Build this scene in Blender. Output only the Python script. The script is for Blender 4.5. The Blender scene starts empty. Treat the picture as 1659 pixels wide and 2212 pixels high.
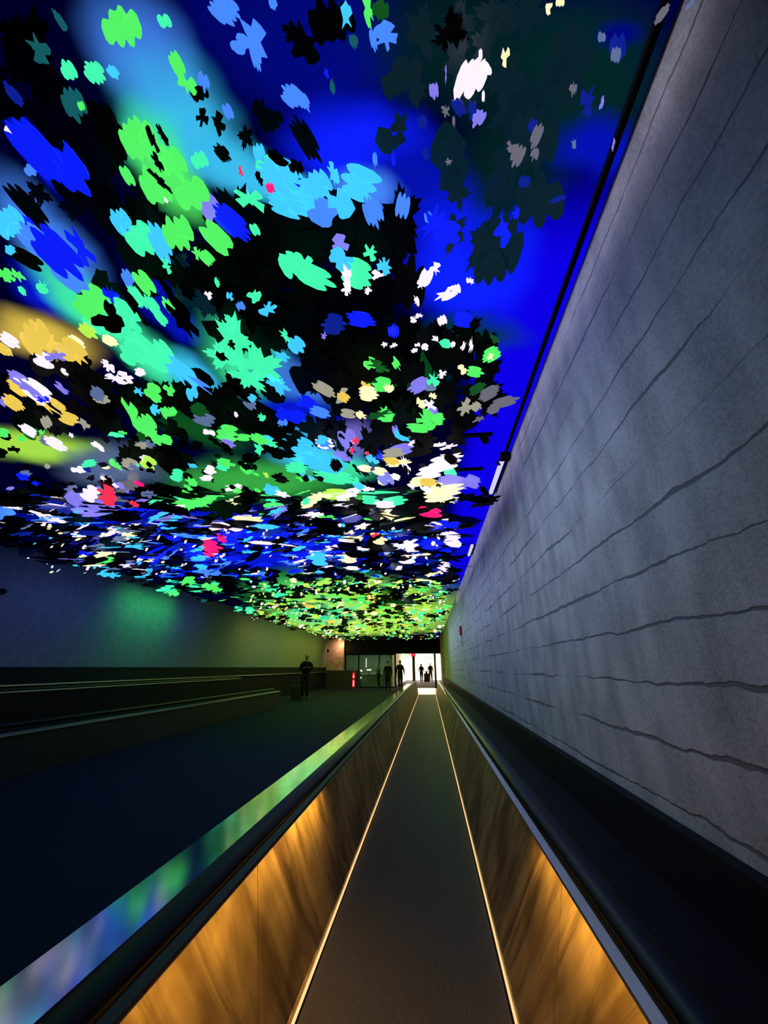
import bpy, bmesh, math, random
from mathutils import Vector, Matrix, noise
random.seed(7)
sc = bpy.context.scene
C = sc.collection
R = math.radians
# ------------------------------------------------------------------ camera
W, H, F = 1659.0, 2212.0, 831.0
VX, VY = 927.0, 1442.0
EYE = 1.30
PITCH = math.atan2(VY - H / 2, F)
YAW = math.atan2((VX - W / 2) * math.cos(PITCH), F)
cam = bpy.data.cameras.new('camera')
cam.sensor_fit = 'VERTICAL'; cam.sensor_height = 36.0; cam.lens = 36.0 * F / H
cam.clip_start = 0.02
co = bpy.data.objects.new('camera', cam); C.objects.link(co)
co.location = (0, 0, EYE); co.rotation_euler = (math.pi / 2 + PITCH, 0, YAW)
sc.camera = co
# ------------------------------------------------------------------ world, exposure
wd = bpy.data.worlds.new('world'); sc.world = wd; wd.use_nodes = True
wd.node_tree.nodes['Background'].inputs[0].default_value = (0, 0, 0, 1)
sc.view_settings.view_transform = 'Standard'; sc.view_settings.look = 'None'
sc.view_settings.exposure = 0.0; sc.view_settings.gamma = 1.0
sc.view_settings.use_curve_mapping = False

# the place
XL, XR, CZ, YE = -7.20, 0.94, 3.40, 29.0      # left wall, right wall, ceiling height, end portal
BOTTOM_Y = -2.5


def lamp(name, kind, loc, rot, energy, col, sx=0.1, sy=0.1, spread=180):
    l = bpy.data.lights.new(name, kind); l.energy = energy; l.color = col
    if kind == 'AREA':
        l.shape = 'RECTANGLE'; l.size = sx; l.size_y = sy; l.spread = R(spread)
    else:
        l.shadow_soft_size = sx
    o = bpy.data.objects.new(name, l); C.objects.link(o)
    o.location = loc; o.rotation_euler = rot
    return o


# long fill lamp with no fixture, added to brighten the right hand wall
lamp('wall_wash_fill', 'AREA', (-0.60, 10.1, 2.98), (0, R(-62), 0), 80, (0.46, 0.60, 1.0), 0.10, 17.2, 105)
lamp('wall_top_light', 'AREA', (0.66, 6.6, 3.37), (0, R(-70), 0), 6, (0.80, 0.78, 1.0), 0.03, 12.0, 100)
lamp('left_wall_wash_fill', 'AREA', (-6.0, 6.0, 3.0), (0, R(60), 0), 16, (0.08, 0.14, 1.0), 0.10, 12.0, 110)  # blue fill added to tint the left wall, without a fixture
lamp('green_canopy_light', 'AREA', (-6.5, 9.5, 3.1), (0, R(50), 0), 8, (0.05, 1.0, 0.16), 0.15, 2.0, 110)
lamp('far_left_canopy_light', 'AREA', (-6.0, 20.5, 3.0), (0, R(50), 0), 22, (0.85, 0.85, 0.10), 0.15, 12.0, 120)
lamp('far_canopy_light', 'AREA', (-3.2, 20.5, 3.30), (0, 0, 0), 70, (0.75, 0.9, 0.18), 6.5, 13.0)
# the lit hall behind the portal
lamp('hall_light', 'AREA', (-0.6, 43.5, 2.85), (0, 0, 0), 1500, (1.0, 0.80, 0.52), 2.6, 5.0)
lamp('hall_entry_light', 'AREA', (-0.4, 30.2, 2.95), (R(-30), 0, 0), 45, (1.0, 0.74, 0.40), 1.4, 0.4)
lamp('side_room_light', 'AREA', (-4.2, 31.6, 2.7), (0, 0, 0), 45, (0.85, 1.0, 0.75), 1.6, 0.6)
lamp('pilaster_light', 'AREA', (-6.2, 28.2, 2.9), (R(40), 0, 0), 16, (1.0, 0.55, 0.32), 0.25, 0.2)
# amber lamps under the handrails of the near walkway section
AMB = (1.0, 0.52, 0.09)
lamp('rail_light_left', 'AREA', (-0.585, 0.55, 0.625), (0, R(14), 0), 21, AMB, 0.012, 4.3)
lamp('rail_light_right', 'AREA', (0.345, 0.15, 0.625), (0, R(-14), 0), 15, AMB, 0.012, 3.9)


# ------------------------------------------------------------------ projection helpers
def ray(px, py):
    cx, cy = px - W / 2, -(py - H / 2)
    cp, sp, cw, sw = math.cos(PITCH), math.sin(PITCH), math.cos(YAW), math.sin(YAW)
    x, y, z = cx, F * cp - cy * sp, F * sp + cy * cp
    return Vector((x * cw - y * sw, x * sw + y * cw, z))


def at_h(px, py, h):
    d = ray(px, py); t = h / d.z
    return Vector((d.x * t, d.y * t, EYE + h))


def at_y(px, py, y):
    d = ray(px, py); t = y / d.y
    return Vector((d.x * t, y, EYE + d.z * t))


def proj(p):
    v = p - Vector((0, 0, EYE))
    cp, sp, cw, sw = math.cos(PITCH), math.sin(PITCH), math.cos(YAW), math.sin(YAW)
    x = v.x * cw + v.y * sw; y = -v.x * sw + v.y * cw
    f = y * cp + v.z * sp; u = -y * sp + v.z * cp
    return (W / 2 + F * x / f, H / 2 - F * u / f, f)


# ------------------------------------------------------------------ materials
def new_mat(name):
    m = bpy.data.materials.new(name); m.use_nodes = True
    nt = m.node_tree
    return m, nt, nt.nodes['Principled BSDF']


def mat(name, col, rough=0.6, metal=0.0, noise=0.0, nscale=20.0, bump=0.0, spec=0.5, emit=0.0):
    m, nt, b = new_mat(name)
    b.inputs['Roughness'].default_value = rough; b.inputs['Metallic'].default_value = metal
    b.inputs['Specular IOR Level'].default_value = spec
    b.inputs['Base Color'].default_value = (*col, 1)
    if noise or bump:
        tc = nt.nodes.new('ShaderNodeTexCoord')
        n = nt.nodes.new('ShaderNodeTexNoise'); n.inputs['Scale'].default_value = nscale
        n.inputs['Detail'].default_value = 5
        nt.links.new(tc.outputs['Object'], n.inputs['Vector'])
        if noise:
            r = nt.nodes.new('ShaderNodeValToRGB')
            r.color_ramp.elements[0].position = 0.3; r.color_ramp.elements[1].position = 0.7
            r.color_ramp.elements[0].color = (*[c * (1 - noise) for c in col], 1)
            r.color_ramp.elements[1].color = (*[min(1, c * (1 + noise)) for c in col], 1)
            nt.links.new(n.outputs['Fac'], r.inputs['Fac']); nt.links.new(r.outputs['Color'], b.inputs['Base Color'])
        if bump:
            bp = nt.nodes.new('ShaderNodeBump'); bp.inputs['Strength'].default_value = bump
            bp.inputs['Distance'].default_value = 0.01
            nt.links.new(n.outputs['Fac'], bp.inputs['Height']); nt.links.new(bp.outputs['Normal'], b.inputs['Normal'])
    if emit:
        b.inputs['Emission Color'].default_value = (*col, 1); b.inputs['Emission Strength'].default_value = emit
    return m


def lit(name, col, k=1.0):
    m, nt, b = new_mat(name)
    b.inputs['Base Color'].default_value = (*[c * 0.3 for c in col], 1)
    b.inputs['Roughness'].default_value = 0.4
    b.inputs['Emission Color'].default_value = (*col, 1); b.inputs['Emission Strength'].default_value = k
    return m


def concrete():
    m, nt, b = new_mat('board_marked_concrete')
    N, L = nt.nodes.new, nt.links.new
    geo = N('ShaderNodeNewGeometry'); sep = N('ShaderNodeSeparateXYZ'); L(geo.outputs['Position'], sep.inputs[0])
    n1 = N('ShaderNodeTexNoise'); n1.inputs['Scale'].default_value = 2.2; n1.inputs['Detail'].default_value = 6
    n1.inputs['Roughness'].default_value = 0.65
    L(geo.outputs['Position'], n1.inputs['Vector'])

    def math_(op, a, b_, c_=None):
        q = N('ShaderNodeMath'); q.operation = op
        for i, v in enumerate((a, b_, c_)):
            if v is None: continue
            if isinstance(v, (int, float)): q.inputs[i].default_value = v
            else: L(v, q.inputs[i])
        return q.outputs[0]
    z = math_('MULTIPLY_ADD', n1.outputs['Fac'], 0.09, sep.outputs['Z'])
    z = math_('SUBTRACT', z, 0.045 + 1.240 - 0.2225 * 5)
    q = math_('DIVIDE', z, 0.2225)
    fr = math_('FRACT', q, 0)
    d = math_('ABSOLUTE', math_('SUBTRACT', fr, 0.5), 0)             # 0.5 at the joint
    n2 = N('ShaderNodeTexNoise'); n2.inputs['Scale'].default_value = 1.3; n2.inputs['Detail'].default_value = 3
    mp = N('ShaderNodeMapping'); mp.inputs['Scale'].default_value = (1, 0.9, 4.5)
    L(geo.outputs['Position'], mp.inputs[0]); L(mp.outputs[0], n2.inputs['Vector'])
    wd_ = N('ShaderNodeMapRange'); wd_.inputs[1].default_value = 0.38; wd_.inputs[2].default_value = 0.62
    wd_.inputs[3].default_value = 0.0; wd_.inputs[4].default_value = 0.045
    L(n2.outputs['Fac'], wd_.inputs[0])
    edge = math_('SUBTRACT', 0.5, wd_.outputs[0])
    jn = N('ShaderNodeMapRange'); jn.interpolation_type = 'SMOOTHSTEP'
    L(d, jn.inputs[0]); L(math_('SUBTRACT', edge, 0.012), jn.inputs[1]); L(math_('ADD', edge, 0.012), jn.inputs[2])
    n3 = N('ShaderNodeTexNoise'); n3.inputs['Scale'].default_value = 3.2; n3.inputs['Detail'].default_value = 8
    mp3 = N('ShaderNodeMapping'); mp3.inputs['Scale'].default_value = (1, 1.6, 0.7)
    L(geo.outputs['Position'], mp3.inputs[0]); L(mp3.outputs[0], n3.inputs['Vector'])
    n4 = N('ShaderNodeTexNoise'); n4.inputs['Scale'].default_value = 90; n4.inputs['Detail'].default_value = 4
    L(geo.outputs['Position'], n4.inputs['Vector'])
    mixn = math_('ADD', math_('MULTIPLY', n3.outputs['Fac'], 0.6), math_('MULTIPLY', n4.outputs['Fac'], 0.4))
    rp = N('ShaderNodeValToRGB')
    rp.color_ramp.elements[0].position = 0.34; rp.color_ramp.elements[0].color = (0.22, 0.22, 0.22, 1)
    rp.color_ramp.elements[1].position = 0.66; rp.color_ramp.elements[1].color = (0.50, 0.49, 0.48, 1)
    L(mixn, rp.inputs['Fac'])
    mx = N('ShaderNodeMix'); mx.data_type = 'RGBA'
    L(jn.outputs[0], mx.inputs['Factor']); L(rp.outputs['Color'], mx.inputs['A']); mx.inputs['B'].default_value = (0.15, 0.15, 0.16, 1)
    L(mx.outputs['Result'], b.inputs['Base Color'])
    bp = N('ShaderNodeBump'); bp.inputs['Strength'].default_value = 0.5; bp.inputs['Distance'].default_value = 0.01
    L(math_('SUBTRACT', mixn, jn.outputs[0]), bp.inputs['Height']); L(bp.outputs['Normal'], b.inputs['Normal'])
    b.inputs['Roughness'].default_value = 0.85
    b.inputs['Specular IOR Level'].default_value = 0.2
    return m


def bronze():
    m, nt, b = new_mat('brushed_bronze_panel')
    N, L = nt.nodes.new, nt.links.new
    geo = N('ShaderNodeNewGeometry')
    mp = N('ShaderNodeMapping'); mp.inputs['Scale'].default_value = (1.2, 9, 1.3)
    mr = N('ShaderNodeMapping'); mr.inputs['Rotation'].default_value = (R(-40), 0, 0)
    L(geo.outputs['Position'], mr.inputs[0]); L(mr.outputs[0], mp.inputs[0])
    n = N('ShaderNodeTexNoise'); n.inputs['Scale'].default_value = 1.0; n.inputs['Detail'].default_value = 3
    n.inputs['Distortion'].default_value = 1.2
    L(mp.outputs[0], n.inputs['Vector'])
    n2 = N('ShaderNodeTexNoise'); n2.inputs['Scale'].default_value = 2.4; n2.inputs['Detail'].default_value = 3
    L(geo.outputs['Position'], n2.inputs['Vector'])
    mul = N('ShaderNodeMath'); mul.operation = 'MULTIPLY'; L(n.outputs['Fac'], mul.inputs[0]); L(n2.outputs['Fac'], mul.inputs[1])
    r = N('ShaderNodeValToRGB')
    r.color_ramp.elements[0].position = 0.16; r.color_ramp.elements[0].color = (0.15, 0.10, 0.045, 1)
    r.color_ramp.elements[1].position = 0.40; r.color_ramp.elements[1].color = (0.60, 0.45, 0.22, 1)  # slanting streaks of rail light painted into the bronze colour
    L(mul.outputs[0], r.inputs[0]); L(r.outputs[0], b.inputs['Base Color'])
    bp = N('ShaderNodeBump'); bp.inputs['Strength'].default_value = 0.8; bp.inputs['Distance'].default_value = 0.02
    L(mul.outputs[0], bp.inputs['Height']); L(bp.outputs[0], b.inputs['Normal'])
    b.inputs['Metallic'].default_value = 0.75; b.inputs['Roughness'].default_value = 0.42
    return m


def treads():
    m, nt, b = new_mat('ribbed_belt')
    N, L = nt.nodes.new, nt.links.new
    geo = N('ShaderNodeNewGeometry')
    w = N('ShaderNodeTexWave'); w.bands_direction = 'X'; w.inputs['Scale'].default_value = 30
    L(geo.outputs['Position'], w.inputs['Vector'])
    n = N('ShaderNodeTexNoise'); n.inputs['Scale'].default_value = 60; L(geo.outputs['Position'], n.inputs['Vector'])
    r = N('ShaderNodeValToRGB'); r.color_ramp.elements[0].color = (0.008, 0.008, 0.014, 1); r.color_ramp.elements[1].color = (0.045, 0.045, 0.065, 1)
    L(n.outputs['Fac'], r.inputs[0]); L(r.outputs[0], b.inputs['Base Color'])
    bp = N('ShaderNodeBump'); bp.inputs['Strength'].default_value = 0.6; bp.inputs['Distance'].default_value = 0.006
    L(w.outputs['Fac'], bp.inputs['Height']); L(bp.outputs[0], b.inputs['Normal'])
    b.inputs['Roughness'].default_value = 0.55
    return m


def glass():
    m = bpy.data.materials.new('partition_glass'); m.use_nodes = True
    nt = m.node_tree; nt.nodes.clear(); N, L = nt.nodes.new, nt.links.new
    o = N('ShaderNodeOutputMaterial'); mx = N('ShaderNodeMixShader'); t = N('ShaderNodeBsdfTransparent'); g = N('ShaderNodeBsdfGlossy')
    t.inputs[0].default_value = (0.80, 0.90, 0.82, 1); g.inputs['Roughness'].default_value = 0.03
    mx.inputs[0].default_value = 0.10
    L(t.outputs[0], mx.inputs[1]); L(g.outputs[0], mx.inputs[2]); L(mx.outputs[0], o.inputs[0])
    return m


# colours of the lit canopy (linear)
COL = {
    'green': (0.085, 0.86, 0.13), 'teal': (0.055, 0.90, 0.42), 'cyan': (0.05, 0.58, 0.98), 'lightblue': (0.06, 0.24, 0.95),
    'blue': (0.003, 0.012, 0.90), 'violet': (0.22, 0.19, 0.78), 'white': (0.95, 0.85, 1.0), 'gold': (0.80, 0.56, 0.08),
    'paleyellow': (1.0, 0.90, 0.50), 'red': (0.90, 0.03, 0.08), 'pink': (1.0, 0.012, 0.20), 'slate': (0.10, 0.15, 0.30),
    'dimteal': (0.006, 0.10, 0.11), 'darkgreen': (0.004, 0.075, 0.012), 'beige': (0.34, 0.33, 0.25), 'dimblue': (0.003, 0.012, 0.26),
    'grey': (0.13, 0.13, 0.17), 'lime': (0.45, 0.88, 0.08), 'darkteal': (0.001, 0.012, 0.020)}
NAMES = {'lightblue': 'light blue', 'paleyellow': 'pale yellow', 'dimteal': 'dim teal', 'darkgreen': 'dark green',
         'dimblue': 'dim blue', 'slate': 'slate blue', 'darkteal': 'very dark teal'}
LM = {k: lit('leaf_' + k, v, 1.05) for k, v in COL.items()}
M_BLACK = mat('black_leaf_metal', (0.004, 0.004, 0.005), 0.7, 0.0, spec=0.1)


# ------------------------------------------------------------------ mesh helpers
def bm_obj(name, bm, m, parent=None, smooth=False, bevel=0.0):
    me = bpy.data.meshes.new(name)
    if bevel:
        bmesh.ops.bevel(bm, geom=list(bm.edges), offset=bevel, segments=2, affect='EDGES', profile=0.7)
    bmesh.ops.recalc_face_normals(bm, faces=bm.faces)
    bm.to_mesh(me); bm.free()
    if smooth:
        for p in me.polygons: p.use_smooth = True
    for mm in (m if isinstance(m, (list, tuple)) else [m]): me.materials.append(mm)
    o = bpy.data.objects.new(name, me); C.objects.link(o)
    if parent: o.parent = parent
    return o


def add_box(bm, x0, x1, y0, y1, z0, z1):
    v = [bm.verts.new((x, y, z)) for z in (z0, z1) for x, y in ((x0, y0), (x1, y0), (x1, y1), (x0, y1))]
    for f in ((0, 3, 2, 1), (4, 5, 6, 7), (0, 1, 5, 4), (1, 2, 6, 5), (2, 3, 7, 6), (3, 0, 4, 7)):
        bm.faces.new([v[i] for i in f])


def box(name, x0, x1, y0, y1, z0, z1, m, parent=None, bevel=0.0):
    bm = bmesh.new(); add_box(bm, x0, x1, y0, y1, z0, z1)
    return bm_obj(name, bm, m, parent, bevel=bevel)


def prism(name, prof, y0, y1, m, parent=None, smooth=False):
    """closed profile of (x, z) swept along y"""
    bm = bmesh.new()
    a = [bm.verts.new((x, y0, z)) for x, z in prof]; b = [bm.verts.new((x, y1, z)) for x, z in prof]
    n = len(prof)
    for i in range(n): bm.faces.new((a[i], a[(i + 1) % n], b[(i + 1) % n], b[i]))
    bm.faces.new(a[::-1]); bm.faces.new(b)
    return bm_obj(name, bm, m, parent, smooth)


def add_cyl(bm, p0, p1, r0, r1=None, n=10):
    r1 = r0 if r1 is None else r1
    p0, p1 = Vector(p0), Vector(p1); d = (p1 - p0)
    q = d.to_track_quat('Z', 'Y').to_matrix()
    ra, rb = [], []
    for i in range(n):
        t = 2 * math.pi * i / n; u = q @ Vector((math.cos(t), math.sin(t), 0))
        ra.append(bm.verts.new(p0 + u * r0)); rb.append(bm.verts.new(p1 + u * r1))
    for i in range(n): bm.faces.new((ra[i], ra[(i + 1) % n], rb[(i + 1) % n], rb[i]))
    bm.faces.new(ra[::-1]); bm.faces.new(rb)


def struct(o):
    o['kind'] = 'structure'; return o


def tag(o, label, cat, group=None):
    o['label'] = label; o['category'] = cat
    if group: o['group'] = group
    return o


def thing(name, loc, label, cat, group=None, rz=0):
    o = bpy.data.objects.new(name, None); C.objects.link(o); o.location = loc; o.rotation_euler = (0, 0, rz)
    o.empty_display_size = 0.1
    return tag(o, label, cat, group)


# ------------------------------------------------------------------ the lit ceiling
def ceiling_material():
    m = bpy.data.materials.new('backlit_ceiling_screen'); m.use_nodes = True
    nt = m.node_tree; nt.nodes.clear(); N, L = nt.nodes.new, nt.links.new
    out = N('ShaderNodeOutputMaterial'); em = N('ShaderNodeEmission'); L(em.outputs[0], out.inputs[0])
    geo = N('ShaderNodeNewGeometry')
    nz = N('ShaderNodeTexNoise'); nz.inputs['Scale'].default_value = 2.2; nz.inputs['Detail'].default_value = 2
    L(geo.outputs['Position'], nz.inputs['Vector'])
    s = N('ShaderNodeVectorMath'); s.operation = 'SUBTRACT'; L(nz.outputs['Color'], s.inputs[0]); s.inputs[1].default_value = (0.5, 0.5, 0.5)
    s2 = N('ShaderNodeVectorMath'); s2.operation = 'MULTIPLY_ADD'; L(s.outputs[0], s2.inputs[0])
    s2.inputs[1].default_value = (0.28, 0.28, 0); L(geo.outputs['Position'], s2.inputs[2])
    pos = s2.outputs[0]
    cur = None
    base = N('ShaderNodeRGB'); base.outputs[0].default_value = (0.0, 0.0, 0.02, 1); cur = base.outputs[0]
    # blue strip beside the right wall
    sep = N('ShaderNodeSeparateXYZ'); L(geo.outputs['Position'], sep.inputs[0])
    mr = N('ShaderNodeMapRange'); mr.interpolation_type = 'SMOOTHSTEP'; L(sep.outputs['X'], mr.inputs[0])
    mr.inputs[1].default_value = 0.30; mr.inputs[2].default_value = 0.62; mr.inputs[3].default_value = 0; mr.inputs[4].default_value = 1
    my = N('ShaderNodeMapRange'); my.interpolation_type = 'SMOOTHSTEP'; L(sep.outputs['Y'], my.inputs[0])
    my.inputs[1].default_value = 8.5; my.inputs[2].default_value = 12.5; my.inputs[3].default_value = 1; my.inputs[4].default_value = 0.05
    my2 = N('ShaderNodeMapRange'); my2.interpolation_type = 'SMOOTHSTEP'; L(sep.outputs['Y'], my2.inputs[0])
    my2.inputs[1].default_value = 1.0; my2.inputs[2].default_value = 1.6; my2.inputs[3].default_value = 0.03; my2.inputs[4].default_value = 1
    mm = N('ShaderNodeMath'); mm.operation = 'MULTIPLY'; L(mr.outputs[0], mm.inputs[0]); L(my.outputs[0], mm.inputs[1])
    mm2 = N('ShaderNodeMath'); mm2.operation = 'MULTIPLY'; L(mm.outputs[0], mm2.inputs[0]); L(my2.outputs[0], mm2.inputs[1])
    mx = N('ShaderNodeMix'); mx.data_type = 'RGBA'; L(mm2.outputs[0], mx.inputs['Factor']); L(cur, mx.inputs['A'])
    mx.inputs['B'].default_value = (0.004, 0.0, 0.80, 1); cur = mx.outputs['Result']
    hh = CZ - EYE
    for px, py, rx, ry, ang, col, k in GLOW:
        c = at_h(px, py, hh)
        ca, sa = math.cos(R(ang)), math.sin(R(ang))
        e1 = at_h(px + ca * 4, py + sa * 4, hh) - at_h(px - ca * 4, py - sa * 4, hh)
        e2 = at_h(px - sa * 4, py + ca * 4, hh) - at_h(px + sa * 4, py - ca * 4, hh)
        e1 *= rx / 8; e2 *= ry / 8
        # ellipse axes of the local image of the disc
        a, b, cc, d = e1.x, e2.x, e1.y, e2.y
        s11, s12, s22 = a * a + b * b, a * cc + b * d, cc * cc + d * d
        th = 0.5 * math.atan2(2 * s12, s11 - s22)
        tr, df = (s11 + s22) / 2, math.hypot((s11 - s22) / 2, s12)
        mp = N('ShaderNodeMapping'); mp.vector_type = 'TEXTURE'
        mp.inputs['Location'].default_value = (c.x, c.y, CZ); mp.inputs['Rotation'].default_value = (0, 0, th)
        mp.inputs['Scale'].default_value = (math.sqrt(tr + df), math.sqrt(max(1e-6, tr - df)), 50)
        L(pos, mp.inputs[0])
        g = N('ShaderNodeTexGradient'); g.gradient_type = 'SPHERICAL'; L(mp.outputs[0], g.inputs[0])
        r = N('ShaderNodeMapRange'); r.interpolation_type = 'SMOOTHSTEP'; L(g.outputs['Fac'], r.inputs[0])
        r.inputs[1].default_value = 0; r.inputs[2].default_value = 0.75; r.inputs[3].default_value = 0; r.inputs[4].default_value = 1
        mx = N('ShaderNodeMix'); mx.data_type = 'RGBA'; L(r.outputs[0], mx.inputs['Factor']); L(cur, mx.inputs['A'])
        mx.inputs['B'].default_value = (*[v * k for v in COL[col]], 1); cur = mx.outputs['Result']
    L(cur, em.inputs[0]); em.inputs[1].default_value = 1.0
    return m


# glow of the lit ceiling: image position, radii, turn, colour, strength
GLOW = [
    (560, 60, 330, 260, 0, 'blue', 0.16), (700, 120, 260, 200, 0, 'blue', 0.22), (760, 300, 230, 120, 10, 'blue', 1.15),
    (880, 420, 160, 150, 0, 'blue', 0.45), (1010, 590, 190, 190, 0, 'blue', 1.3), (1060, 520, 120, 110, 0, 'blue', 0.9), (1010, 110, 300, 200, 0, 'dimteal', 0.14), (1250, 180, 220, 240, 0, 'dimteal', 0.18), (1100, 360, 170, 200, 0, 'dimteal', 0.14),
    (1280, 330, 90, 120, 100, 'blue', 0.5), (1335, 110, 50, 50, 0, 'blue', 0.2),
    (300, 130, 190, 110, 55, 'lightblue', 0.75), (385, 265, 210, 120, 45, 'cyan', 0.85), (490, 340, 170, 80, 35, 'cyan', 0.85),
    (320, 290, 130, 80, 60, 'teal', 0.85), (375, 390, 150, 75, 55, 'green', 1.0), (600, 400, 160, 75, 20, 'cyan', 0.9), (770, 420, 120, 85, 25, 'lightblue', 1.0),
    (110, 520, 230, 80, 45, 'lightblue', 0.9), (80, 330, 180, 40, 48, 'blue', 0.9), (130, 640, 140, 60, 20, 'blue', 0.8),
    (205, 670, 180, 70, 38, 'teal', 0.9), (320, 770, 170, 60, 35, 'teal', 0.9), (420, 815, 120, 45, 38, 'cyan', 0.9),
    (90, 730, 160, 60, 20, 'gold', 0.85), (340, 640, 120, 50, 50, 'blue', 0.45), (390, 700, 80, 40, 55, 'blue', 0.5), (540, 790, 150, 90, 40, 'teal', 0.8),
    (650, 830, 130, 60, 25, 'lightblue', 0.7), (660, 900, 120, 50, 20, 'blue', 0.7), (690, 985, 150, 70, 15, 'cyan', 1.0),
    (740, 1010, 100, 40, 10, 'teal', 0.9), (60, 965, 220, 45, 5, 'lime', 0.85), (440, 930, 140, 50, 20, 'darkgreen', 1.0), (1000, 730, 180, 60, 0, 'dimteal', 0.35), (860, 800, 160, 80, 0, 'darkgreen', 0.8),
    (760, 950, 80, 50, 0, 'violet', 0.7), (560, 1040, 260, 60, 0, 'green', 0.45), (830, 1085, 140, 30, 0, 'green', 0.9), (240, 1010, 160, 60, 0, 'slate', 0.9),
    (450, 1150, 220, 60, 0, 'blue', 1.0), (620, 1190, 300, 60, 0, 'blue', 0.8), (200, 1130, 250, 40, 0, 'blue', 0.5), (880, 1190, 180, 50, 0, 'blue', 0.4),
    (690, 1285, 190, 50, 0, 'green', 0.9), (820, 1275, 140, 30, 0, 'lime', 0.9), (800, 1320, 260, 50, 0, 'lime', 0.9), (780, 1350, 260, 40, 0, 'lime', 1.0), (700, 1330, 120, 30, 0, 'teal', 0.8), (860, 1300, 120, 14, 0, 'darkgreen', 0.6), (640, 1310, 90, 12, 0, 'darkgreen', 0.6), (900, 1260, 120, 16, 0, 'dimteal', 0.6)]

floor_m = mat('dark_carpet', (0.010, 0.015, 0.042), 0.9, noise=0.4, nscale=160, spec=0.1)
struct(box('floor', XL - 0.3, XR + 0.3, BOTTOM_Y, 48, -0.12, 0.0, floor_m))
M_CEIL = ceiling_material()
bm = bmesh.new(); add_box(bm, XL - 0.3, XR + 0.3, BOTTOM_Y, YE + 0.4, CZ, CZ + 0.15)
struct(bm_obj('ceiling', bm, M_CEIL))
M_CONC = concrete()
struct(box('wall_right', XR, XR + 0.3, BOTTOM_Y, YE, 0, CZ, M_CONC))
M_PLASTER = mat('grey_plaster', (0.22, 0.22, 0.24), 0.85, noise=0.12, nscale=9, bump=0.05, spec=0.2)
struct(box('wall_left', XL - 0.3, XL, BOTTOM_Y, YE, 0, CZ, M_PLASTER))
M_DARK = mat('dark_panel', (0.008, 0.008, 0.010), 0.6, noise=0.2, nscale=12, spec=0.12)
struct(box('baseboard_left', XL, XL + 0.05, BOTTOM_Y, YE - 0.6, 0, 1.31, M_DARK, bevel=0.006))
struct(box('baseboard_right', XR - 0.05, XR, BOTTOM_Y, YE - 4, 0, 0.745, M_DARK, bevel=0.006))
M_STONE = mat('warm_stone', (0.42, 0.27, 0.20), 0.7, noise=0.3, nscale=3, bump=0.1)
struct(box('wall_end', XL, -5.98, YE - 0.35, YE + 0.3, 0, CZ, M_STONE, bevel=0.02))
M_DARKSTONE = mat('dark_brown_stone', (0.035, 0.026, 0.018), 0.6, noise=0.3, nscale=5)
M_LINTEL = mat('black_lintel', (0.006, 0.006, 0.006), 0.8, spec=0.1)
struct(box('trim_1', -5.98, XR, YE - 0.15, YE + 0.4, 2.22, CZ, M_LINTEL))
struct(box('trim_2', XR - 0.12, XR, YE - 3.0, YE + 0.3, 0, CZ, M_STONE))
# rooms past the portal
M_HALL = mat('white_hall_paint', (0.80, 0.77, 0.70), 0.7, noise=0.04, nscale=4)
struct(box('wall_back', -2.6, 2.2, 47.0, 47.2, 0, 3.1, M_HALL))
struct(box('wall_hall_right', 1.9, 2.1, YE + 0.3, 47, 0, 3.1, M_HALL))
struct(box('wall_hall_left', -2.75, -2.6, YE + 0.4, 47, 0, 3.1, M_HALL))
struct(box('ceiling_hall', XL, 2.2, YE + 0.4, 47.2, 3.1, 3.2, M_HALL))
M_GREENWALL = mat('green_grey_paint', (0.30, 0.36, 0.28), 0.8, noise=0.15, nscale=3)
struct(box('wall_side_room', XL, -2.75, 34.0, 34.2, 0, 3.1, M_GREENWALL))
struct(box('wall_side_end', XL - 0.2, XL, YE + 0.3, 34.2, 0, 3.1, M_GREENWALL))

# ------------------------------------------------------------------ portal glazing
M_FRAME = mat('dark_steel_frame', (0.015, 0.014, 0.013), 0.4, 0.6)
M_GLASS = glass()
M_REDFRAME = mat('dark_red_post', (0.05, 0.012, 0.010), 0.5)


def partition(x0, x1, label, low=True):
    t = thing('glass_partition', ((x0 + x1) / 2, YE + 0.1, 0), label, 'glass wall', 'glass partition bays under the lintel')
    w = (x1 - x0) / 2
    box('post', -w, -w + 0.10, -0.05, 0.05, 0, 2.22, M_FRAME, t)
    box('top_rail', -w + 0.10, w, -0.04, 0.04, 2.12, 2.22, M_FRAME, t)
    box('bottom_rail', -w + 0.10, w, -0.04, 0.04, 0, 0.07, M_FRAME, t)
    box('pane', -w + 0.10, w, -0.006, 0.006, 0.07, 2.12, M_GLASS, t)
    return t


partition(-5.98, -5.02, 'leftmost bay of the glass wall, beside the warm lit pilaster')
partition(-5.02, -3.55, 'glass wall bay behind the glowing red post')
partition(-3.55, -2.42, 'glass wall bay just left of the bright doorway')
t = thing('door_post', (-1.07, YE + 0.1, 0), 'dark red post dividing the bright doorway', 'post')
box('shaft', -0.10, 0.10, -0.08, 0.08, 0, 2.22, M_REDFRAME, t, bevel=0.01)
box('base_collar', -0.13, 0.13, -0.11, 0.11, 0, 0.08, M_FRAME, t, bevel=0.008)
t = thing('door_post', (0.42, YE + 0.1, 0), 'thin dark post at the right side of the bright doorway', 'post')
box('shaft', -0.07, 0.07, -0.08, 0.08, 0, 2.22, M_REDFRAME, t, bevel=0.01)
box('base_collar', -0.10, 0.10, -0.11, 0.11, 0, 0.08, M_FRAME, t, bevel=0.008)
t = thing('door_post', (-2.36, YE + 0.1, 0), 'dark steel post where the glass wall meets the bright doorway', 'post')
box('shaft', -0.06, 0.06, -0.08, 0.08, 0, 2.22, M_FRAME, t, bevel=0.01)
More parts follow.
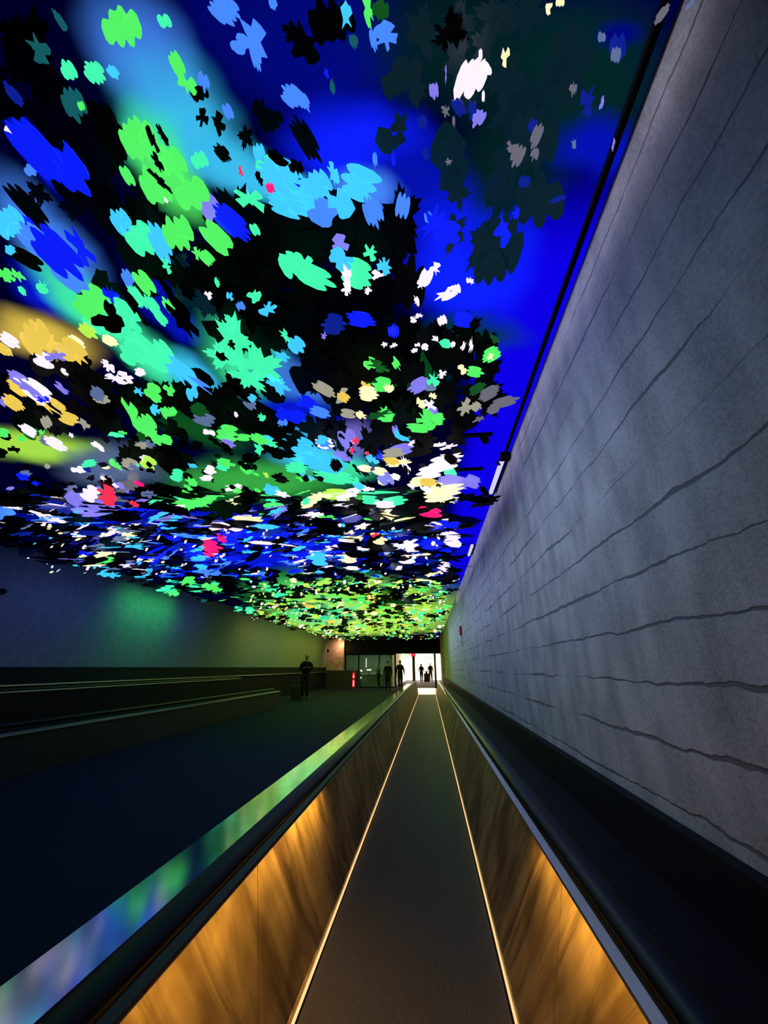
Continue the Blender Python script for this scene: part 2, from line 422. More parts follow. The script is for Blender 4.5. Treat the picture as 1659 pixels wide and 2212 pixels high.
box('base_collar', -0.09, 0.09, -0.11, 0.11, 0, 0.08, M_FRAME, t, bevel=0.008)


# ------------------------------------------------------------------ the moving walkway we stand on
M_BRONZE = bronze()
M_RUBBER = mat('black_rubber', (0.006, 0.006, 0.007), 0.42, spec=0.3)
M_STEEL = mat('brushed_steel', (0.86, 0.86, 0.88), 0.12, 1.0, noise=0.10, nscale=6, bump=0.015)
M_CHROME = mat('polished_steel', (0.75, 0.76, 0.80), 0.16, 1.0)
M_BELT = treads()
M_LED = lit('warm_led_line', (1.0, 0.55, 0.22), 1.25)
M_PLATE = mat('brass_comb_plate', (0.75, 0.55, 0.30), 0.35, 0.9, noise=0.15, nscale=30)
M_UNDER = mat('black_under_rail', (0.006, 0.006, 0.007), 0.6)
Y0, Y1 = -2.2, 21.6
walk = thing('moving_walkway', (0, 0, 0), 'moving walkway with bronze side panels running along the concrete wall', 'moving walkway')
box('belt', -0.565, 0.265, Y0, Y1, 0.004, 0.02, M_BELT, walk)
SIDES = [(-1, -0.585, -0.665), (1, 0.285, 0.425)]
for sgn, xb, xt in SIDES:
    # lit strip along the belt edge
    prism('skirt_light', [(xb - sgn * 0.010, 0.020), (xb - sgn * 0.002, 0.020), (xb - sgn * 0.002, 0.030), (xb - sgn * 0.010, 0.027)], Y0, Y1, M_LED, walk)
    prism('skirt', [(xb, 0.004), (xb + sgn * 0.03, 0.004), (xb + sgn * 0.03, 0.055), (xb, 0.050)], Y0, Y1, M_BRONZE, walk)
    y = Y0; L_ = 1.98
    while y < Y1 - 0.1:
        e = min(y + L_, Y1)
        prism('side_panel', [(xb + sgn * 0.004, 0.052), (xt, 0.618), (xt + sgn * 0.03, 0.618), (xb + sgn * 0.034, 0.052)], y + 0.003, e - 0.003, M_BRONZE, walk)
        y = e
    # metal lip over the panel
    prism('panel_lip', [(xt - sgn * 0.018, 0.640), (xt - sgn * 0.018, 0.652), (xt + sgn * 0.012, 0.654), (xt + sgn * 0.012, 0.638)], Y0, Y1,
          M_CHROME if sgn > 0 else M_UNDER, walk)
    # handrail: rounded rubber profile
    cx, cz = xt + sgn * 0.085, 0.645
    prof = [(cx + 0.046 * math.cos(a) * (1.0), cz + 0.030 * math.sin(a)) for a in [2 * math.pi * i / 20 for i in range(20)]]
    bm = bmesh.new(); rings = []
    path = [(yy, 0.0) for yy in (Y0, 4, 9, 14, Y1)]
    for k in range(1, 11):
        a = math.pi * k / 10
        path.append((Y1 + 0.30 * math.sin(a), -(0.30 - 0.30 * math.cos(a)) * 0.8))
    for i, (yy, dz) in enumerate(path):
        rings.append([bm.verts.new((x, yy, z + dz)) for x, z in prof])
    for i in range(len(rings) - 1):
        for j in range(20): bm.faces.new((rings[i][j], rings[i][(j + 1) % 20], rings[i + 1][(j + 1) % 20], rings[i + 1][j]))
    bm.faces.new(rings[0]); bm.faces.new(rings[-1])
    bm_obj('handrail', bm, M_RUBBER, walk, True)
    box('rail_guide', min(xt + sgn * 0.03, xt + sgn * 0.13), max(xt + sgn * 0.03, xt + sgn * 0.13), Y0, Y1, 0.03, 0.618, M_UNDER, walk)
    box('newel', min(xt + sgn * 0.02, xt + sgn * 0.14), max(xt + sgn * 0.02, xt + sgn * 0.14), Y1, Y1 + 0.26, 0.0, 0.60, M_UNDER, walk, bevel=0.03)
# outer decks
prism('outer_deck', [(-0.80, 0.515), (-0.93, 0.530), (-1.155, 0.522), (-1.165, 0.50), (-0.80, 0.49)], Y0, Y1, M_STEEL, walk)
prism('outer_skirt', [(-0.80, 0.0), (-0.80, 0.49), (-1.15, 0.49), (-1.15, 0.0)], Y0, Y1, M_UNDER, walk)
prism('outer_deck', [(0.56, 0.50), (0.56, 0.52), (0.888, 0.52), (0.888, 0.50)], Y0, Y1, M_DARK, walk)
prism('comb_plate', [(-0.62, 0.004), (0.32, 0.004), (0.32, 0.026), (-0.62, 0.026)], Y1, Y1 + 0.35, M_FRAME, walk)
# brass landing plate, rounded at its near corners
bm = bmesh.new(); pts = []
for i in range(13):
    a = math.pi * i / 12
    pts.append((-0.20 - 1.10 * math.cos(a), 23.2 - 1.2 * math.sin(a)))
pts += [(0.90, 28.6), (-1.30, 28.6)]
lo = [bm.verts.new((x, y, 0.0)) for x, y in pts]; hi = [bm.verts.new((x, y, 0.012)) for x, y in pts]
for i in range(len(pts)): bm.faces.new((lo[i], lo[(i + 1) % len(pts)], hi[(i + 1) % len(pts)], hi[i]))
bm.faces.new(hi); bm.faces.new(lo[::-1])
tag(bm_obj('landing_plate', bm, M_PLATE), 'brass floor plate glowing at the far end of the moving walkway', 'floor plate')

# the second walkway along the left wall
M_SATIN = mat('satin_steel_edge', (0.70, 0.70, 0.66), 0.34, 1.0, noise=0.1, nscale=20)
w2 = thing('moving_walkway', (-6.28, 0, 0), 'dark moving walkway along the left wall with pale metal edges', 'moving walkway')
prism('outer_deck', [(1.0, 0.50), (1.0, 0.522), (0.86, 0.526), (0.80, 0.50)], Y0, 14.6, M_SATIN, w2)
prism('outer_skirt', [(0.96, 0.0), (0.96, 0.50), (0.84, 0.50), (0.84, 0.0)], Y0, 14.6, M_UNDER, w2)
box('belt', -0.45, 0.45, Y0, 14.6, 0.004, 0.02, M_BELT, w2)
for x0, x1, zt in ((0.55, 0.84, 0.56), (-0.80, -0.55, 0.93)):
    box('balustrade', x0, x1, Y0, 14.6, 0.0, zt, M_DARK, w2)
    pr = [((x0 + x1) / 2 + 0.05 * math.cos(a), zt + 0.028 + 0.028 * math.sin(a)) for a in [2 * math.pi * i / 14 for i in range(14)]]
    prism('handrail', pr, Y0, 14.6, M_RUBBER, w2, True)
prism('deck_strip', [(-0.70, 1.01), (-0.70, 1.03), (-0.86, 1.03), (-0.86, 1.01)], Y0, 14.6, M_SATIN, w2)
prism('deck_strip', [(-0.52, 0.92), (-0.52, 0.935), (-0.60, 0.94), (-0.60, 0.92)], Y0, 14.6, M_SATIN, w2)

struct(prism('trim_3', [(XL + 0.05, 1.00), (XL + 0.11, 1.00), (XL + 0.11, 1.025), (XL + 0.05, 1.03)], 14.6, YE - 0.6, M_SATIN))
struct(box('trim_4', XL + 0.05, -4.75, YE - 0.55, YE - 0.40, 0, 1.12, M_DARKSTONE, bevel=0.01))
# ------------------------------------------------------------------ ceiling track and tubes beside the right wall
trk = thing('cable_track', (0.885, 0, CZ), 'thin dark cable track on the blue strip of ceiling along the concrete wall', 'track')
box('channel', -0.012, 0.012, 0.6, 3.66, -0.03, 0, M_BLACK, trk)
box('end_bracket', -0.05, 0.05, 3.62, 3.72, -0.06, 0, M_BLACK, trk)
M_TUBE = lit('white_tube', (0.70, 0.66, 1.0), 0.9)
for i, (y0, y1, lab) in enumerate(((3.76, 4.62, 'white tube lamp at the end of the dark ceiling track, near the wall top'),
                                  (6.9, 7.6, 'small white tube lamp farther along the wall top, past the leaf cluster'))):
    t = thing('tube_lamp', (0.90, (y0 + y1) / 2, CZ), lab, 'lamp', 'tube lamps along the wall top')
    h = (y1 - y0) / 2
    box('tube', -0.045, 0.0, -h, h, -0.035, -0.002, M_TUBE, t, bevel=0.004)
    box('channel', 0.002, 0.022, -h, h, -0.04, 0.0, M_BLACK, t)
for i, (px, py, lab) in enumerate(((1080, 935, 'dark cross bar on the blue strip below the black maple leaves'),
                              (1050, 1010, 'dark cross bar on the blue strip beside the white tube lamp'), (1020, 1130, 'farthest dark cross bar on the blue strip of ceiling'))):
    p = at_h(px, py, CZ - EYE)
    tag(box('cross_bar', 0.30, 0.70, p.y - 0.025, p.y + 0.025, CZ - 0.02, CZ, M_BLACK), lab, 'bar', 'cross bars of the ceiling frame')

# fire alarm on the right wall
fa = thing('fire_alarm', (XR, 11.3, 2.12), 'red and white fire alarm box mounted on the concrete wall', 'fire alarm')
M_RED = mat('alarm_red', (0.45, 0.03, 0.05), 0.4); M_WHITE = mat('alarm_white', (0.75, 0.75, 0.80), 0.4)
rh = box('red_housing', -0.07, 0.0, -0.13, 0.13, 0.01, 0.24, M_RED, fa, bevel=0.01)
for i in range(3): box('indicator', -0.076, -0.07, -0.02, 0.02, 0.05 + i * 0.06, 0.08 + i * 0.06, M_WHITE, rh)
ws = box('white_strobe', -0.07, 0.0, -0.13, 0.13, -0.24, -0.01, M_WHITE, fa, bevel=0.01)
box('pull_handle', -0.085, -0.07, -0.05, 0.05, -0.18, -0.14, M_RED, ws, bevel=0.004)
# round device on the pilaster
p = at_y(707, 1406, YE - 0.36)
d = thing('wall_speaker', (p.x, YE - 0.35, p.z), 'small dark round speaker on the warm lit pilaster', 'speaker')
bm = bmesh.new(); add_cyl(bm, (0, 0, 0), (0, -0.05, 0), 0.13, 0.12, 20); hs = bm_obj('housing', bm, M_DARK, d)
bm = bmesh.new(); add_cyl(bm, (0, -0.05, 0), (0, -0.056, 0), 0.10, 0.09, 20); bm_obj('grille', bm, M_FRAME, hs)
# sensor on the left wall at frame edge
p = at_y(4, 1278, 6.0); p = ray(4, 1278) * (XL / ray(4, 1278).x)
d = thing('wall_sensor', (XL, p.y, EYE + p.z), 'small dark round sensor on the left wall at the picture edge', 'sensor')
bm = bmesh.new(); add_cyl(bm, (0, 0, 0), (0.05, 0, 0), 0.055, 0.045, 16); bm_obj('housing', bm, M_DARK, d)
bm = bmesh.new(); add_cyl(bm, (0.05, 0, 0), (0.065, 0, 0), 0.025, 0.015, 12); bm_obj('lens', bm, M_FRAME, d)

# glowing red post in front of the glass
p = at_y(764, 1478, 28.3)
rp = thing('beacon_post', (p.x, 28.3, 0), 'short glowing red beacon post in front of the dark glass wall', 'beacon')
M_REDLIT = lit('red_glow', (0.95, 0.02, 0.06), 1.3); M_PINKLIT = lit('pale_red_glow', (1.0, 0.75, 0.78), 1.3)
box('housing', -0.13, 0.13, -0.08, 0.08, 0.0, 1.05, M_RED, rp, bevel=0.02)
ul = box('upper_lamp', -0.07, 0.07, -0.10, -0.078, 0.62, 0.95, M_REDLIT, rp, bevel=0.008)
ll = box('lower_lamp', -0.07, 0.07, -0.10, -0.078, 0.10, 0.52, M_REDLIT, rp, bevel=0.008)
box('bulb', -0.03, 0.03, -0.11, -0.098, 0.66, 0.82, M_PINKLIT, ul, bevel=0.008)
box('bulb', -0.025, 0.025, -0.11, -0.098, 0.14, 0.46, M_PINKLIT, ll, bevel=0.008)
# counter and lamps in the side room
M_LAMPW = lit('white_lamp', (1.0, 0.92, 0.66), 1.6)
ct = thing('service_counter', (-4.1, 31.0, 0), 'low pale counter behind the glass wall', 'counter')
box('body', -1.0, 1.0, -0.3, 0.3, 0, 0.82, M_GREENWALL, ct, bevel=0.01); box('worktop', -1.05, 1.05, -0.34, 0.34, 0.82, 0.87, M_HALL, ct, bevel=0.008)
def lampthing(px, py, y, w, h, lab, name='strip_lamp'):
    p = at_y(px, py, y)
    t = thing(name, (p.x, y, p.z), lab, 'lamp', 'small lamps behind the glass wall')
    box('diffuser', -w, w, -0.02, 0.0, -h, h, M_LAMPW, t, bevel=min(w, h) * 0.3); box('backplate', -w - .02, w + .02, 0.001, 0.02, -h - .02, h + .02, M_FRAME, t)
lampthing(791, 1432, 33.98, 0.035, 0.36, 'upright white strip lamp on the wall behind the glass')
def standlamp(px, py, y, w, h, z0, lab):
    p = at_y(px, py, y)
    t = thing('desk_lamp' if z0 else 'floor_lamp', (p.x, y, z0), lab, 'lamp', 'small lamps behind the glass wall')
    bm = bmesh.new(); add_cyl(bm, (0, 0, 0), (0, 0, 0.02), 0.09, 0.08, 14); add_cyl(bm, (0, 0, 0.02), (0, 0, p.z - z0 - h), 0.012)
    bm_obj('stand', bm, M_FRAME, t); box('shade', -w, w, -w * 0.5, w * 0.5, p.z - z0 - h, p.z - z0 + h, M_LAMPW, t, bevel=h * 0.3)
standlamp(797, 1447, 30.9, 0.16, 0.05, 0.87, 'flat white lamp on the counter behind the glass wall')
standlamp(780, 1449, 30.6, 0.09, 0.07, 0, 'small white lamp above the glowing red beacon')
standlamp(776, 1464, 30.2, 0.16, 0.06, 0, 'yellowish lamp right beside the glowing red beacon')
# exit sign
p = at_y(893, 1416, YE + 0.0)
es = thing('exit_sign', (p.x, YE - 0.2, 2.12), 'small glowing red sign hanging under the black lintel', 'sign')
box('housing', -0.16, 0.16, -0.03, 0.03, -0.10, 0.10, M_FRAME, es, bevel=0.006)
box('lit_face', -0.15, 0.15, -0.036, -0.031, -0.09, 0.09, M_REDLIT, es)
box('hanger', -0.01, 0.01, -0.01, 0.01, 0.10, 0.14, M_FRAME, es)


# ------------------------------------------------------------------ people
def skin_mesh(name, pts, edges, rad, m, parent, sub=1):
    me = bpy.data.meshes.new(name); me.from_pydata([tuple(p) for p in pts], edges, [])
    o = bpy.data.objects.new(name, me); C.objects.link(o)
    sk = o.modifiers.new('skin', 'SKIN'); sk.use_smooth_shade = True
    for i, r in enumerate(rad):
        v = me.skin_vertices[0].data[i]; v.radius = (r, r) if isinstance(r, float) else r
        v.use_root = (i == 0)
    sb = o.modifiers.new('sub', 'SUBSURF'); sb.levels = sub; sb.render_levels = sub
    dg = bpy.context.evaluated_depsgraph_get(); dg.update()
    nm = bpy.data.meshes.new_from_object(o.evaluated_get(dg), depsgraph=dg)
    o.modifiers.clear(); o.data = nm; nm.materials.clear(); nm.materials.append(m)
    for p in nm.polygons: p.use_smooth = True
    o.parent = parent
    return o


M_SKIN = mat('skin', (0.30, 0.17, 0.11), 0.6)
M_HAIR = mat('dark_hair', (0.012, 0.009, 0.007), 0.6)
M_SHOE = mat('dark_shoe', (0.015, 0.014, 0.014), 0.5)


def person(loc, rz, height, label, top, legs, pose='phone', coat=False, hair_long=False, stride=0.0):
    t = thing('person', loc, label, 'person', rz=rz)
    s = height / 1.75
    P = lambda x, y, z: Vector((x * s, y * s, z * s))   # faces -y
    # joints
    hip = P(0, 0, 0.94); wst = P(0, 0.0, 1.10); chest = P(0, -0.005, 1.30); nb = P(0, 0.01, 1.46); nk = P(0, 0.0, 1.53)
    hd0 = P(0, -0.015, 1.60); hd1 = P(0, -0.02, 1.68)
    legsJ, armsJ = {}, {}
    for sd in (-1, 1):
        f = stride * sd
        legsJ[sd] = (P(0.09 * sd, 0, 0.90), P(0.095 * sd, -0.02 - f * 0.5, 0.50), P(0.10 * sd, 0.02 - f, 0.09), P(0.105 * sd, -0.12 - f, 0.035))
        if pose == 'phone':
            armsJ[sd] = (P(0.19 * sd, 0.01, 1.42), P(0.26 * sd, -0.02, 1.16), P(0.09 * sd, -0.25, 1.20))
        elif pose == 'wave' and sd == 1:
            armsJ[sd] = (P(0.19, 0.01, 1.42), P(0.27, -0.10, 1.18), P(0.15, -0.30, 1.22))
        else:
            armsJ[sd] = (P(0.19 * sd, 0.01, 1.42), P(0.24 * sd, 0.03 + f * 0.35, 1.14), P(0.25 * sd, -0.06 + f * 0.6, 0.90))
    # one continuous body
    pts = [hip, wst, chest, nb, nk, hd0, hd1, P(0, -0.01, 1.735)]
    rad = [(0.135 * s, 0.095 * s), (0.12 * s, 0.085 * s), (0.145 * s, 0.095 * s), (0.10 * s, 0.07 * s), 0.05 * s, (0.080 * s, 0.100 * s), (0.086 * s, 0.112 * s), 0.062 * s]
    ed = [(i, i + 1) for i in range(7)]
    def add(p, r, frm):
        pts.append(p); rad.append(r); ed.append((frm, len(pts) - 1)); return len(pts) - 1
    # nose, ears
    for sd in (-1, 1):
        a, b_, c_, d_ = legsJ[sd]
        i = add(a, 0.088 * s, 0); i = add((a + b_) / 2, 0.075 * s, i); i = add(b_, 0.055 * s, i); i = add(b_ * 0.65 + c_ * 0.35, 0.055 * s, i); i = add(c_, 0.038 * s, i); add(d_, 0.035 * s, i)
        a, b_, c_ = armsJ[sd]
        i = add(a, 0.058 * s, 3); i = add(b_, 0.042 * s, i); i = add(b_ * 0.6 + c_ * 0.4, 0.040 * s, i); i = add(c_, 0.026 * s, i)
        fw = (c_ - b_).normalized()
        up = Vector((0, 0, 1)) if abs(fw.z) < 0.8 else Vector((0, -1, 0))
        lat = fw.cross(up).normalized(); nr = lat.cross(fw).normalized()
        palm = add(c_ + fw * 0.055 * s, (0.030 * s, 0.020 * s), i)
        for k, ln in enumerate((0.070, 0.080, 0.074, 0.058)):
            o_ = lat * (k - 1.5) * 0.021 * s
            q = add(c_ + fw * 0.085 * s + o_, 0.009 * s, palm)
            q = add(c_ + fw * (0.085 + ln * 0.55) * s + o_ + nr * 0.012 * s, 0.0085 * s, q)
            add(c_ + fw * (0.085 + ln * 0.85) * s + o_ + nr * 0.040 * s, 0.0075 * s, q)
        q = add(c_ + fw * 0.05 * s - lat * sd * 0.040 * s + nr * 0.01 * s, 0.010 * s, palm)
        add(c_ + fw * 0.085 * s - lat * sd * 0.050 * s + nr * 0.03 * s, 0.009 * s, q)
    for q in (0, 1, 2, 3): rad[q] = (rad[q][0] * 0.72, rad[q][1] * 0.72)
    for q in range(8, len(pts)):
        if not isinstance(rad[q], tuple) and rad[q] > 0.036 * s: rad[q] *= 0.70
    body = skin_mesh('body', pts, ed, rad, M_SKIN, t)
    # face: nose and ears as small children
    bm = bmesh.new(); add_cyl(bm, P(0, -0.095, 1.665), P(0, -0.125, 1.625), 0.006 * s, 0.014 * s, 8); bm_obj('nose', bm, M_SKIN, t, True)
    for sd in (-1, 1):
        bm = bmesh.new(); bmesh.ops.create_uvsphere(bm, u_segments=8, v_segments=6, radius=1.0, matrix=Matrix.Translation(P(0.078 * sd, -0.01, 1.64)) @ Matrix.Diagonal((0.010 * s, 0.020 * s, 0.032 * s, 1)))
        bm_obj('ear', bm, M_SKIN, t, True)
        bm = bmesh.new(); bmesh.ops.create_uvsphere(bm, u_segments=8, v_segments=6, radius=0.011 * s, matrix=Matrix.Translation(P(0.032 * sd, -0.098, 1.655))); bm_obj('eye', bm, M_HAIR, t, True)
    # hair
    hp = [P(0, 0.010, 1.735), P(0, 0.050, 1.655)]; hr = [(0.108 * s, 0.118 * s), (0.104 * s, 0.095 * s)]
    if hair_long: hp += [P(0, 0.07, 1.55), P(0, 0.075, 1.42)]; hr += [(0.10 * s, 0.07 * s), (0.08 * s, 0.05 * s)]
    skin_mesh('hair', hp, [(i, i + 1) for i in range(len(hp) - 1)], hr, M_HAIR, t)
    # jacket
    jp = [P(0, 0, 0.80), P(0, 0, 0.95), wst, chest, P(0, 0.008, 1.45)]
    k = 1.12
    jr = [(0.17 * s, 0.13 * s), (0.185 * s, 0.14 * s), (0.175 * s, 0.13 * s), (0.195 * s, 0.14 * s), (0.125 * s, 0.09 * s)]
    if coat: jp.insert(0, P(0, 0.0, 0.48)); jr.insert(0, (0.20 * s, 0.16 * s))
    je = [(i, i + 1) for i in range(len(jp) - 1)]; top_i = len(jp) - 1
    for sd in (-1, 1):
        a, b_, c_ = armsJ[sd]; f = top_i
        for q, r in ((a * 0.97, 0.068), (b_, 0.062), (b_ * 0.10 + c_ * 0.90, 0.048)):
            jp.append(q); jr.append(r * s); je.append((f, len(jp) - 1)); f = len(jp) - 1
    skin_mesh('coat' if coat else 'jacket', jp, je, jr, top, t)
    # trousers
    tp = [P(0, 0, 1.10), hip]; tr = [(0.165 * s, 0.125 * s), (0.17 * s, 0.13 * s)]; te = [(0, 1)]
    for sd in (-1, 1):
        a, b_, c_, d_ = legsJ[sd]; f = 1
        for q, r in ((a, 0.115), (b_, 0.085), (c_ + P(0, 0, 0.0), 0.068)):
            tp.append(q); tr.append(r * s); te.append((f, len(tp) - 1)); f = len(tp) - 1
    skin_mesh('trousers', tp, te, tr, legs, t)
    for sd in (-1, 1):
        a, b_, c_, d_ = legsJ[sd]
        skin_mesh('shoe', [c_ + P(0, 0.02, -0.04), (c_ + d_) / 2 + P(0, 0, -0.015), d_ + P(0, -0.015, 0.0)], [(0, 1), (1, 2)], [0.066 * s, 0.062 * s, 0.054 * s], M_SHOE, t)
    return t


M_BLKCLOTH = mat('black_cloth', (0.010, 0.010, 0.012), 0.9, noise=0.2, nscale=40, spec=0.1)
M_NAVY = mat('dark_trousers', (0.014, 0.016, 0.022), 0.9, noise=0.2, nscale=40, spec=0.1)
M_GREEN = mat('grey_green_shirt', (0.09, 0.13, 0.08), 0.9)
M_GREYC = mat('dark_grey_coat', (0.006, 0.006, 0.007), 0.9, spec=0.05)


def ground(px, py):
    return at_h(px, py, -EYE)


g = ground(657, 1511)
person((g.x, g.y, 0), R(20), 1.87, 'standing person in dark clothes looking at a phone, beside a suitcase', M_BLKCLOTH, M_NAVY, 'phone')
PH = thing('phone', (0, 0, 0), 'small dark phone held by the standing person', 'phone')
f20 = Matrix.Rotation(R(20), 4, 'Z') @ Vector((0, -0.37, 1.33)); PH.location = (g.x + f20.x, g.y + f20.y, f20.z)
PH.rotation_euler = (R(35), 0, R(20))
box('case', -0.036, 0.036, -0.004, 0.004, -0.07, 0.07, M_FRAME, PH, bevel=0.003); box('screen', -0.032, 0.032, 0.0041, 0.005, -0.064, 0.064, M_GLASS, PH)
g2 = ground(638, 1513)
sc_ = thing('suitcase', (g2.x, g2.y, 0), 'upright black wheeled suitcase left of the standing person', 'suitcase', rz=R(20))
M_CASE = mat('black_suitcase', (0.008, 0.008, 0.009), 0.7, noise=0.2, nscale=30)
box('shell', -0.18, 0.18, -0.13, 0.13, 0.05, 0.58, M_CASE, sc_, bevel=0.04)
box('front_pocket', -0.14, 0.14, -0.155, -0.13, 0.10, 0.40, M_CASE, sc_, bevel=0.012)
for x in (-0.14, 0.14):
    for y in (-0.09, 0.09):
        bm = bmesh.new(); add_cyl(bm, (x - 0.012, y, 0.026), (x + 0.012, y, 0.026), 0.026, n=14); add_box(bm, x - 0.016, x + 0.016, y - 0.012, y + 0.012, 0.03, 0.06)
        bm_obj('wheel', bm, M_RUBBER, sc_)
bm = bmesh.new(); add_cyl(bm, (-0.09, 0.1, 0.57), (-0.09, 0.1, 0.63), 0.008); add_cyl(bm, (0.09, 0.1, 0.57), (0.09, 0.1, 0.63), 0.008); add_cyl(bm, (-0.10, 0.1, 0.635), (0.10, 0.1, 0.635), 0.013)
bm_obj('handle', bm, M_FRAME, sc_)
g = ground(838, 1492)
person((g.x, g.y, 0), R(185), 1.68, 'person in a long black coat walking toward the glass wall', M_BLKCLOTH, M_NAVY, 'walk', coat=True, stride=0.12)
g = ground(865, 1489)
person((g.x, g.y, 0), R(175), 1.75, 'person in a black jacket silhouetted against the bright doorway', M_BLKCLOTH, M_NAVY, 'walk', stride=0.16)
g = ground(818, 1487)
person((g.x, g.y, 0), R(-60), 1.62, 'person in a grey green shirt beside the glass wall, reaching forward', M_GREEN, M_NAVY, 'wave', stride=0.05)
g = ground(931, 1474)
person((g.x, g.y, 0), R(10), 1.72, 'distant person standing in the bright hall by the right post', M_GREYC, M_NAVY, 'walk', stride=0.08)
g = ground(911, 1474)
person((g.x, g.y, 0), R(170), 1.66, 'distant person with long hair in the middle of the bright hall', M_GREYC, M_NAVY, 'walk', stride=0.10, hair_long=True)
g = ground(922, 1475)
s2 = thing('suitcase', (g.x, g.y, 0), 'dark suitcase standing in the bright hall', 'suitcase')
box('shell', -0.24, 0.24, -0.15, 0.15, 0.06, 0.80, M_CASE, s2, bevel=0.05)
box('handle', -0.10, 0.10, -0.02, 0.02, 0.80, 1.0, M_FRAME, s2, bevel=0.008)
for x in (-0.18, 0.18):
    for y in (-0.1, 0.1):
        bm = bmesh.new(); add_cyl(bm, (x - 0.015, y, 0.03), (x + 0.015, y, 0.03), 0.03, n=12); add_box(bm, x - 0.016, x + 0.016, y - 0.012, y + 0.012, 0.03, 0.07); bm_obj('wheel', bm, M_RUBBER, s2)

# ------------------------------------------------------------------ the leaf canopy
LEAVES = []      # (polygon in world, height, colour, black?, pixel size)
rng = random.Random(11)


def outline(seed, jag=0.45, lobes=None, n_per=4):
    """outline of one leaf cutout around the unit disc: parallel fingers (jagged ends), a ragged blob, or a maple leaf"""
    r = random.Random(seed)
    if lobes == 'maple':
        out = []; ph = r.random() * 6.28; n = 5
        for k in range(n):
            tip = 1.0 - 0.25 * r.random(); a0 = ph + 2 * math.pi * (k + (r.random() - 0.5) * 0.25) / n; w = math.pi / n
            for da, q in ((-0.62, 0.62), (-0.45, 0.80), (-0.30, 0.68), (-0.14, 0.80), (0, 1.0), (0.16, 0.78), (0.30, 0.70), (0.46, 0.82), (0.62, 0.60), (1.0, 0.42)):
                out.append((a0 + da * w, tip * q))
        return [(math.cos(a) * q, math.sin(a) * q) for a, q in out]
    if lobes == 'streak':
        m = r.choice((2, 3, 3, 4, 5))
        right, left = [], []
        for i in range(m):
            v = -1 + (2 * i + 1) / m; wv = 1.0 / m
            e = math.sqrt(max(0.05, 1 - v * v * 0.9))
            ur, ul = e * (0.62 + 0.38 * r.random()), -e * (0.62 + 0.38 * r.random())
            right += [(ur * 0.86, v - wv * 0.5), (ur, v + wv * (r.random() - 0.5) * 0.4), (ur * 0.88, v + wv * 0.5)]
            left += [(ul * 0.86, v - wv * 0.5), (ul, v + wv * (r.random() - 0.5) * 0.4), (ul * 0.88, v + wv * 0.5)]
            if i < m - 1:
                right.append((ur * (0.80 - jag * 0.75 * r.random()), v + wv)); left.append((ul * (0.80 - jag * 0.75 * r.random()), v + wv))
        return [(right[0][0] * 0.5, -1.0)] + right + [(right[-1][0] * 0.5, 1.0), (left[-1][0] * 0.5, 1.0)] + left[::-1] + [(left[0][0] * 0.5, -1.0)]
    n = r.choice((14, 17, 20)); out = []; prev = 0.8
    for k in range(n):
        a = 2 * math.pi * (k + (r.random() - 0.5) * 0.6) / n
        q = 0.78 + 0.22 * r.random()
        if r.random() < 0.34: q = max(0.28, 1.0 - jag * (0.7 + 0.7 * r.random()))
        out.append((math.cos(a) * q, math.sin(a) * q))
    return out


def leaf_px(cx, cy, a, b, ang, col, h=None, jag=0.45, lobes=None, seed=None):
    """a flat leaf hung level at height h over the eye, sized as seen from below"""
    h = h if h is not None else (rng.uniform(1.72, 1.84) if col != 'black' else rng.uniform(1.86, 2.0))
    ca, sa = math.cos(R(ang)), math.sin(R(ang))
    P = []
    for u, v in outline(seed if seed is not None else rng.randrange(10 ** 6), jag, lobes):
        u *= a; v *= b
        P.append(at_h(cx + u * ca - v * sa, cy + u * sa + v * ca, h))
    LEAVES.append((P, at_h(cx, cy, h), col, math.sqrt(a * b)))


def leaf_w(px, py, size, col, h, tilt, yaw, squash=1.0):
    """a leaf of real size, tilted on its wire"""
    c = at_h(px, py, h)
    m = Matrix.Rotation(yaw, 3, 'Z') @ Matrix.Rotation(tilt, 3, 'X')
    P = [c + m @ Vector((u * size, v * size * squash, 0)) for u, v in outline(rng.randrange(10 ** 6), 0.6, rng.choice((None, 'streak', 'maple')))]
    q = proj(c)
    LEAVES.append((P, c, col, F * size / q[2] * 0.6))


